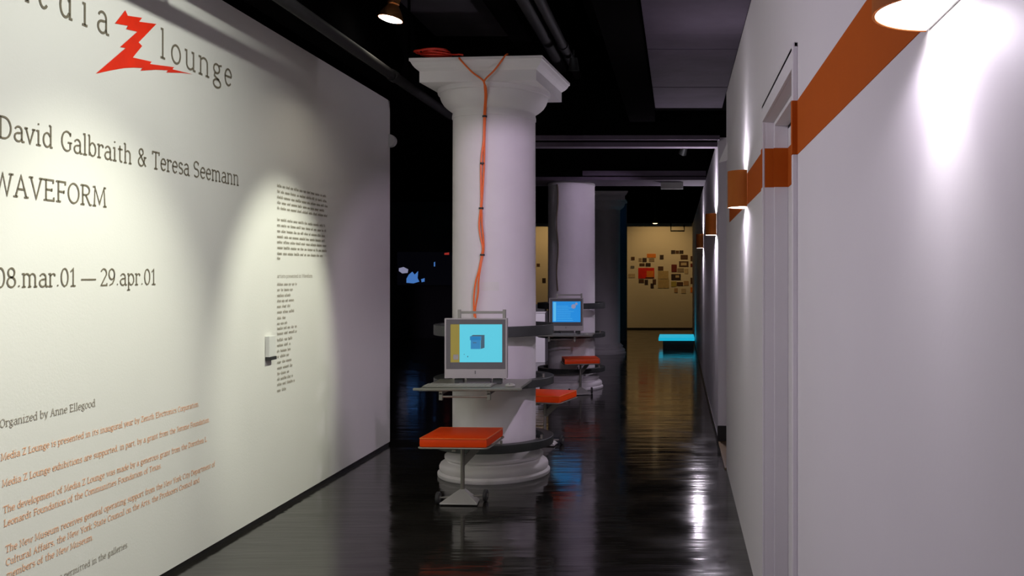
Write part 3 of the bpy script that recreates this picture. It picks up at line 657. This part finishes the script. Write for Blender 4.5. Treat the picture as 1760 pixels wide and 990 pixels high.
def keyboard(c, label):
    t = thing('keyboard', (c[0]-0.06, c[1]-0.845, 0.7545), label, 'keyboard', 'keyboards on column trays')
    MB().box(-0.235, 0.215, -0.07, 0.07, 0, 0.008).build('body', M['tray'], t, bevel=0.003)
    k = MB()
    for r in range(5):
        for i in range(15):
            k.box(-0.228+i*0.0293, -0.228+i*0.0293+0.026, -0.062+r*0.026, -0.062+r*0.026+0.022, 0.008, 0.012)
    o = k.build('keys', M['keys'], t); o['kind'] = 'stuff'
    m = thing('mouse', (c[0]+0.27, c[1]-0.84, 0.7545), label.replace('keyboard', 'computer mouse'), 'mouse', 'mice on column trays')
    MB().lathe([(0.0,0.020),(0.018,0.019),(0.030,0.012),(0.033,0.004),(0.031,0.0),(0.0,0.0)], (0,0), 20).build('shell', M['keys'], m)
    MB().box(-0.001, 0.001, -0.03, -0.005, 0.014, 0.0205).build('button_gap', M['rubber'], m)
    return t
keyboard(C1, 'low grey keyboard on the tray of the nearest column')
keyboard(C2, 'low dark keyboard on the tray of the second column')

# ------------------------------------------------------------------ stools
def stool():
    t = thing('stool', (0,0,0), '', 'stool', 'square vinyl stools by the columns')
    h = 0.212
    bm = bmesh.new(); bmesh.ops.create_grid(bm, x_segments=12, y_segments=12, size=h)
    me = bpy.data.meshes.new('seat'); top = {}
    m = MB(); N = 14; vs = []; idx = {}
    for j in range(N+1):
        for i in range(N+1):
            u, v = i/N*2-1, j/N*2-1
            z = 0.455 + 0.012*(1-u**4)*(1-v**4)
            vs.append((u*h, v*h, z))
    fs = [(j*(N+1)+i, j*(N+1)+i+1, (j+1)*(N+1)+i+1, (j+1)*(N+1)+i) for j in range(N) for i in range(N)]
    bm.free(); bpy.data.meshes.remove(me)
    m.add(vs, fs, True)
    ring = [i for i in range(N+1)] + [j*(N+1)+N for j in range(1, N+1)] + [N*(N+1)+i for i in range(N-1, -1, -1)] + [j*(N+1) for j in range(N-1, 0, -1)]
    tp = [vs[k] for k in ring]; n = len(tp)
    side = list(tp); 
    for dz, g in ((0.448,1.012),(0.425,1.018),(0.402,1.010),(0.396,0.97)):
        side += [(p[0]*g, p[1]*g, dz) for p in tp]
    fs = []
    for l in range(4):
        for k in range(n): fs.append((l*n+k, l*n+(k+1) % n, (l+1)*n+(k+1) % n, (l+1)*n+k))
    m.add(side, fs, True); m.add(side[-n:], [tuple(range(n))])
    seat = m.build('seat', M['seat'], t)
    c = h+0.003; r = 0.03
    def rr(z, c, r): 
        pts = []
        for sx, sy, a0 in ((1,1,0),(-1,1,90),(-1,-1,180),(1,-1,270)):
            for k in range(5):
                a = math.radians(a0+k*22.5); pts.append((sx*(c-r)+r*math.cos(a), sy*(c-r)+r*math.sin(a), z))
        return pts
    MB().tube(rr(0.4535, c, 0.008), 0.0045, 6, closed=True).build('piping', M['piping'], seat)
    MB().tube(rr(0.395, h+0.012, 0.03), 0.006, 8, closed=True).build('seat_rail', M['metal'], t)
    MB().box(-0.17, 0.17, -0.17, 0.17, 0.382, 0.395).build('seat_pan', M['rack'], t)
    MB().box(-0.2, 0.2, -0.012, 0.012, 0.37, 0.383).box(-0.012, 0.012, -0.2, 0.2, 0.37, 0.383).build('seat_bracket', M['metal'], t)
    MB().tube([(0,0,0.06),(0,0,0.372)], 0.0135, 14).build('pole', M['metal'], t)
    g = MB().prism([(0.008,0.235),(0.008,0.30),(0.09,0.372),(0.165,0.372)], 'y', -0.005, 0.005).build('gusset', M['metal'], t)
    g.rotation_euler = (0,0,math.radians(38))
    f = MB(); b = [(-0.122,-0.085,0.012),(0.122,-0.085,0.012),(0.122,-0.070,0.004),(-0.122,-0.070,0.004)]
    f.add([(-0.125,-0.10,0.006),(0.125,-0.10,0.006),(0.125,-0.10,0.020),(0.016,-0.02,0.088),(-0.016,-0.02,0.088),(-0.125,-0.10,0.020),
           (-0.10,0.06,0.006),(0.10,0.06,0.006),(0.016,0.016,0.088),(-0.016,0.016,0.088)],
          [(0,1,2,3,4,5),(3,8,9,4),(6,9,8,7),(1,7,8,3,2),(0,5,4,9,6),(0,6,7,1)]).build('foot_plate', M['silver'], t, bevel=0.004)
    for x, y in ((-0.145,-0.055),(0.145,0.03)):
        wl_ = MB().lathe([(0.012,-0.011),(0.036,-0.011),(0.040,-0.007),(0.040,0.007),(0.036,0.011),(0.012,0.011)], (0,0), 24, closed_prof=True).build('wheel', M['rubber'], t)
        wl_.rotation_euler = (0, PI/2, 0); wl_.location = (x, y, 0.0405)
        hub = MB().tube([(0,0,-0.013),(0,0,0.013)], 0.013, 14).build('hub', M['metal'], wl_)
    MB().tube([(-0.145,-0.055,0.0405),(0.145,0.03,0.0405)], 0.006, 8).build('axle', M['metal'], t)
    return t
s1 = stool(); s1.location = (-1.415, 6.12, 0); s1.rotation_euler = (0,0,math.radians(-3)); s1['label'] = 'bright red orange stool in front of the nearest column'
s2 = copy_tree(s1); s2.location = (-1.17, 8.20, 0); s2.rotation_euler = (0,0,math.radians(-14)); s2['label'] = 'red orange stool half hidden behind the nearest column'
s3 = copy_tree(s1); s3.location = (-1.215, 11.62, 0); s3.rotation_euler = (0,0,math.radians(12)); s3['label'] = 'dim red stool in front of the second column'

# ------------------------------------------------------------------ hanging lamps
def par_lamp(loc, r, glow, label, tilt, watts=0, col=WARM):
    t = thing('ceiling_lamp', loc, label, 'lamp', 'bare reflector lamps under the ceiling')
    t.rotation_euler = tilt
    MB().lathe([(0.0,-0.004),(r*0.6,-0.010),(r*0.97,0.0)], (0,0), 32).build('lamp_face', M[glow], t)
    MB().lathe([(r,0.0),(r*1.02,0.012),(r*0.85,0.045),(r*0.5,0.09),(r*0.42,0.10)], (0,0), 32).build('reflector', M['gold'], t)
    MB().lathe([(r*0.42,0.10),(r*0.5,0.105),(r*0.5,0.16),(r*0.3,0.175),(0,0.175)], (0,0), 24).build('socket', M['gold'], t)
    MB().tube([(0,0,0.17),(0,0,3.64-loc[2])], 0.008, 8).build('stem', M['rack'], t)
    if watts:
        l = bpy.data.lights.new('lamp_light', 'SPOT'); l.energy = watts; l.color = col; l.spot_size = math.radians(120); l.spot_blend = 0.8; l.shadow_soft_size = 0.06
        o = bpy.data.objects.new('lamp_light', l); COL.objects.link(o); o.location = (loc[0], loc[1], loc[2]-0.03)
    return t
p = P(671, 33, 6.15)
par_lamp(tuple(p), 0.079, 'lampglow', 'bright bare reflector lamp under ceiling left of the first column', (math.radians(-4), math.radians(10), 0), 10)
p = P(1126, 384, 22.8)
par_lamp(tuple(p), 0.06, 'dimglow', 'tiny warm lamp above the pinned prints at the far end', (0,0,0))
t = thing('spotlight_can', (-0.83, 7.4, 3.22), 'small unlit spotlight clipped under the dark pipe', 'lamp')
MB().tube([(0,0,0),(0,0.02,-0.10)], [0.03,0.045], 14).build('lamp_can', M['rack'], t)
MB().tube([(0,0,0),(0,0,0.06)], 0.008, 8).build('lamp_stem', M['rack'], t)
t = thing('spotlight_can', (0.05, 10.2, 2.80), 'small black can added for the second column fill light, between the cross beams', 'lamp')  # lightless can added where the invented second column light sits
MB().tube([(0,0,0.015),(0.03,-0.05,0.10)], [0.045,0.03], 14).build('lamp_can', M['rack'], t)
MB().tube([(0.03,-0.05,0.09),(0.03,-0.05,0.82)], 0.008, 8).build('lamp_stem', M['rack'], t)
t = thing('hanging_frame', (0,0,0), 'black rod frame hanging near the top of the end wall', 'frame')
a, b, c, d_ = P(1153,383,23.05), P(1153,397,23.05), P(1176,397,23.05), P(1176,387,23.05)
MB().tube([a+Vector((0,0,0.03)), a, b, c, d_], 0.02, 6).build('rod', M['kick'], t)
# pale box under the second beam
t = thing('sign_box', tuple(P(1155,318.5,12.1)), 'pale blank box hanging below the second cross beam', 'sign')
MB().box(-0.145, 0.145, -0.03, 0.03, -0.05, 0.05).build('housing', M['white'], t, bevel=0.003)
MB().box(-0.02, 0.02, -0.012, 0.012, 0.05, 0.095).build('bracket', M['rack'], t)

# ------------------------------------------------------------------ far room
t = thing('light_table', (-0.05, 19.2, 0), 'low black plinth topped by a glowing cyan slab', 'light table')
MB().box(-0.25, 0.37, -0.52, 0.45, 0, 0.165).build('plinth', M['kick'], t)
MB().box(-0.335, 0.385, -0.60, 0.52, 0.165, 0.225).build('glowing_slab', M['cyan_glow'], t, bevel=0.006)
t = thing('pedestal', (-2.47, 16.0, 0), 'white pedestal seen in the gap between the first two columns', 'pedestal')
MB().box(-0.22, 0.22, -0.22, 0.22, 0, 0.84).build('body', M['rwall'], t, bevel=0.004)
MB().box(-0.23, 0.23, -0.23, 0.23, 0.84, 0.86).build('top', M['rwall'], t, bevel=0.003)
t = thing('video_player', (-2.42, 15.95, 0.86), 'black device standing on the white pedestal', 'device')
MB().box(-0.16, 0.16, -0.12, 0.12, 0, 0.12).build('case', M['rubber'], t, bevel=0.005)
MB().box(-0.14, -0.06, -0.06, 0.06, 0.12, 0.32).build('stand', M['rubber'], t, bevel=0.005)
# projection in the dark room
DY = 21.8
def q(x, y, off=0.0): return P(x, y, DY-off)
t = thing('video_screen', tuple(P(730,461,DY)), 'dark wall screen with blue glowing shapes left of the first column', 'screen')
def qb(mb, x0, y0, x1, y1, o=0.0, th=0.02):
    a = P(x0,y1,DY) - Vector(t.location); b = P(x1,y0,DY) - Vector(t.location)
    return mb.box(a.x, b.x, -o-th, -o, a.z, b.z)
qb(MB(), 681, 431, 780, 492, 0, 0.05).build('frame', M['kick'], t)
s = qb(MB(), 684, 433, 778, 490, 0.05, 0.01).build('screen', M['screen_dark'], t)
def blob(pts, m, nm):
    v = [P(x, y, DY) - Vector(t.location) for x, y in pts]
    MB().prism([(p.x, p.z) for p in v], 'y', -0.066, -0.061).build(nm, M[m], s)
blob([(687,461),(695,459),(703,463),(702,469),(693,470),(687,466)], 'blob_pale', 'bright_patch')
blob([(700,479),(704,472),(710,467),(714,472),(720,466),(719,478),(722,484),(712,487),(700,486)], 'blob_blue', 'blue_patch')
blob([(725,480),(731,478),(731,484),(726,485)], 'blob_blue', 'blue_patch')
blob([(765,435),(773,434),(773,438),(765,438)], 'blob_red', 'red_patch')
blob([(747,451),(749,450),(749,458),(747,458)], 'blob_blue', 'blue_patch')

# prints pinned on the end wall
PC = {'brown': (0.09,0.045,0.03), 'dark': (0.035,0.02,0.02), 'orange': (0.85,0.24,0.03), 'red': (0.75,0.015,0.01), 'grey': (0.30,0.25,0.2),
      'beige': (0.50,0.40,0.22), 'pale': (0.55,0.47,0.35), 'olive': (0.42,0.38,0.10), 'tan': (0.45,0.30,0.18), 'maroon': (0.16,0.02,0.02), 'blue': (0.16,0.17,0.2)}
for k, v in PC.items(): M['p_'+k] = mat('print_'+k, v, 0.6, var=0.35, scale=9)
prints = [
 (98,283,122,305,'brown','small brown print at the far left, upper edge of the display'),
 (95,344,120,361,'blue','tiny bluish print at the far left, middle height'),
 (80,398,125,425,'pale','pale sheet at the lower far left of the display'),
 (205,262,266,288,'orange','bright orange sheet above the red poster'),
 (150,292,170,315,'grey','small grey print directly left of a dark one above the red poster'),
 (175,290,204,318,'dark','dark square print under the orange sheet on its left'),
 (220,292,256,315,'grey','greyish wide print just under the orange sheet'),
 (155,327,190,346,'brown','brown wide print touching the top left of the red poster'),
 (197,325,231,348,'dark','dark print just above the middle of the red poster'),
 (147,358,256,430,'red','large bright red poster, the biggest print of the display'),
 (150,435,186,460,'brown','brown print hanging under the left corner of the red poster'),
 (190,438,213,472,'dark','dark upright print below the middle of the red poster'),
 (244,436,268,470,'brown','brown upright print below the right corner of the red poster'),
 (230,464,252,496,'dark','lowest dark print right below the red poster'),
 (293,270,319,300,'dark','lone dark upright print at the top centre'),
 (281,348,317,375,'brown','brown print in the centre above the beige sheets'),
 (280,379,352,433,'beige','upper plain beige sheet in the centre'),
 (280,437,356,496,'beige','lower plain beige sheet in the centre'),
 (370,238,398,262,'dark','dark print at the very top right row, left one'),
 (401,240,424,261,'brown','brown print at the very top right row, middle one'),
 (427,239,453,262,'dark','dark print at the very top right row, right one'),
 (434,270,483,300,'brown','wide brown print below the top right row'),
 (424,313,488,351,'brown','brown framed print with a light middle, upper right'),
 (372,335,409,386,'maroon','dark red upright print left of the framed one'),
 (413,360,456,387,'grey','grey print below the framed one'),
 (371,400,435,441,'dark','large dark print with a light patch, right of the beige sheets'),
 (370,450,406,486,'olive','olive yellow sheet under the large dark print'),
 (408,455,451,480,'brown','brown print right of the olive sheet'),
 (456,447,489,478,'tan','tan print at the lower right, beside the brown one'),
 (391,496,415,526,'tan','tan upright print at the bottom right, left one'),
 (440,499,470,531,'pale','pale sheet at the bottom right'),
 (460,362,486,398,'pale','pale upright sheet at the middle right'),
 (502,278,519,312,'brown','cropped brown print at the right edge, uppermost'),
 (502,328,519,352,'maroon','cropped dark red print at the right edge, second from the top'),
 (502,425,519,466,'brown','cropped tall brown print at the right edge, third from the top'),
 (502,490,519,526,'orange','cropped orange print at the right edge, lowest'),
]
for x0, y0, x1, y1, c, lab in prints:
    a = P(1060+x0/3.96, 370+y1/3.96, 25.3); b = P(1060+x1/3.96, 370+y0/3.96, 25.3)
    cx, cz = (a.x+b.x)/2, (a.z+b.z)/2
    o = MB().box(a.x-cx, b.x-cx, -0.012, -0.001, a.z-cz, b.z-cz).build('pinned_print', M['p_'+c]); o.location = (cx, 25.3, cz)
    tag(o, lab, 'picture', 'prints pinned on the far end wall')
    def sub(u0, v0, u1, v1, m):
        W, H = b.x-a.x, b.z-a.z
        MB().box(-W/2+W*u0, -W/2+W*u1, -0.015, -0.012, -H/2+H*v0, -H/2+H*v1).build('printed_area', M[m], o)
    if c == 'red': sub(.52,.12,.95,.72,'p_orange'); sub(.45,.02,.98,.12,'p_dark')
    if lab.startswith('brown framed'): sub(.2,.25,.8,.75,'p_pale')
    if lab.startswith('large dark'): sub(.45,.4,.85,.8,'p_pale')
for x0, y0, x1, y1, c, lab in ((922.5,453,928,458,'brown','small brown print seen through the column gap, left one'), (932,478,938,486,'dark','small dark print seen through the column gap, lower right')):
    a = P(x0, y1, 25.3); b = P(x1, y0, 25.3); cx, cz = (a.x+b.x)/2, (a.z+b.z)/2
    o = MB().box(a.x-cx, b.x-cx, -0.012, -0.001, a.z-cz, b.z-cz).build('pinned_print', M['p_'+c]); o.location = (cx, 25.3, cz)
    tag(o, lab, 'picture', 'prints pinned on the far end wall')
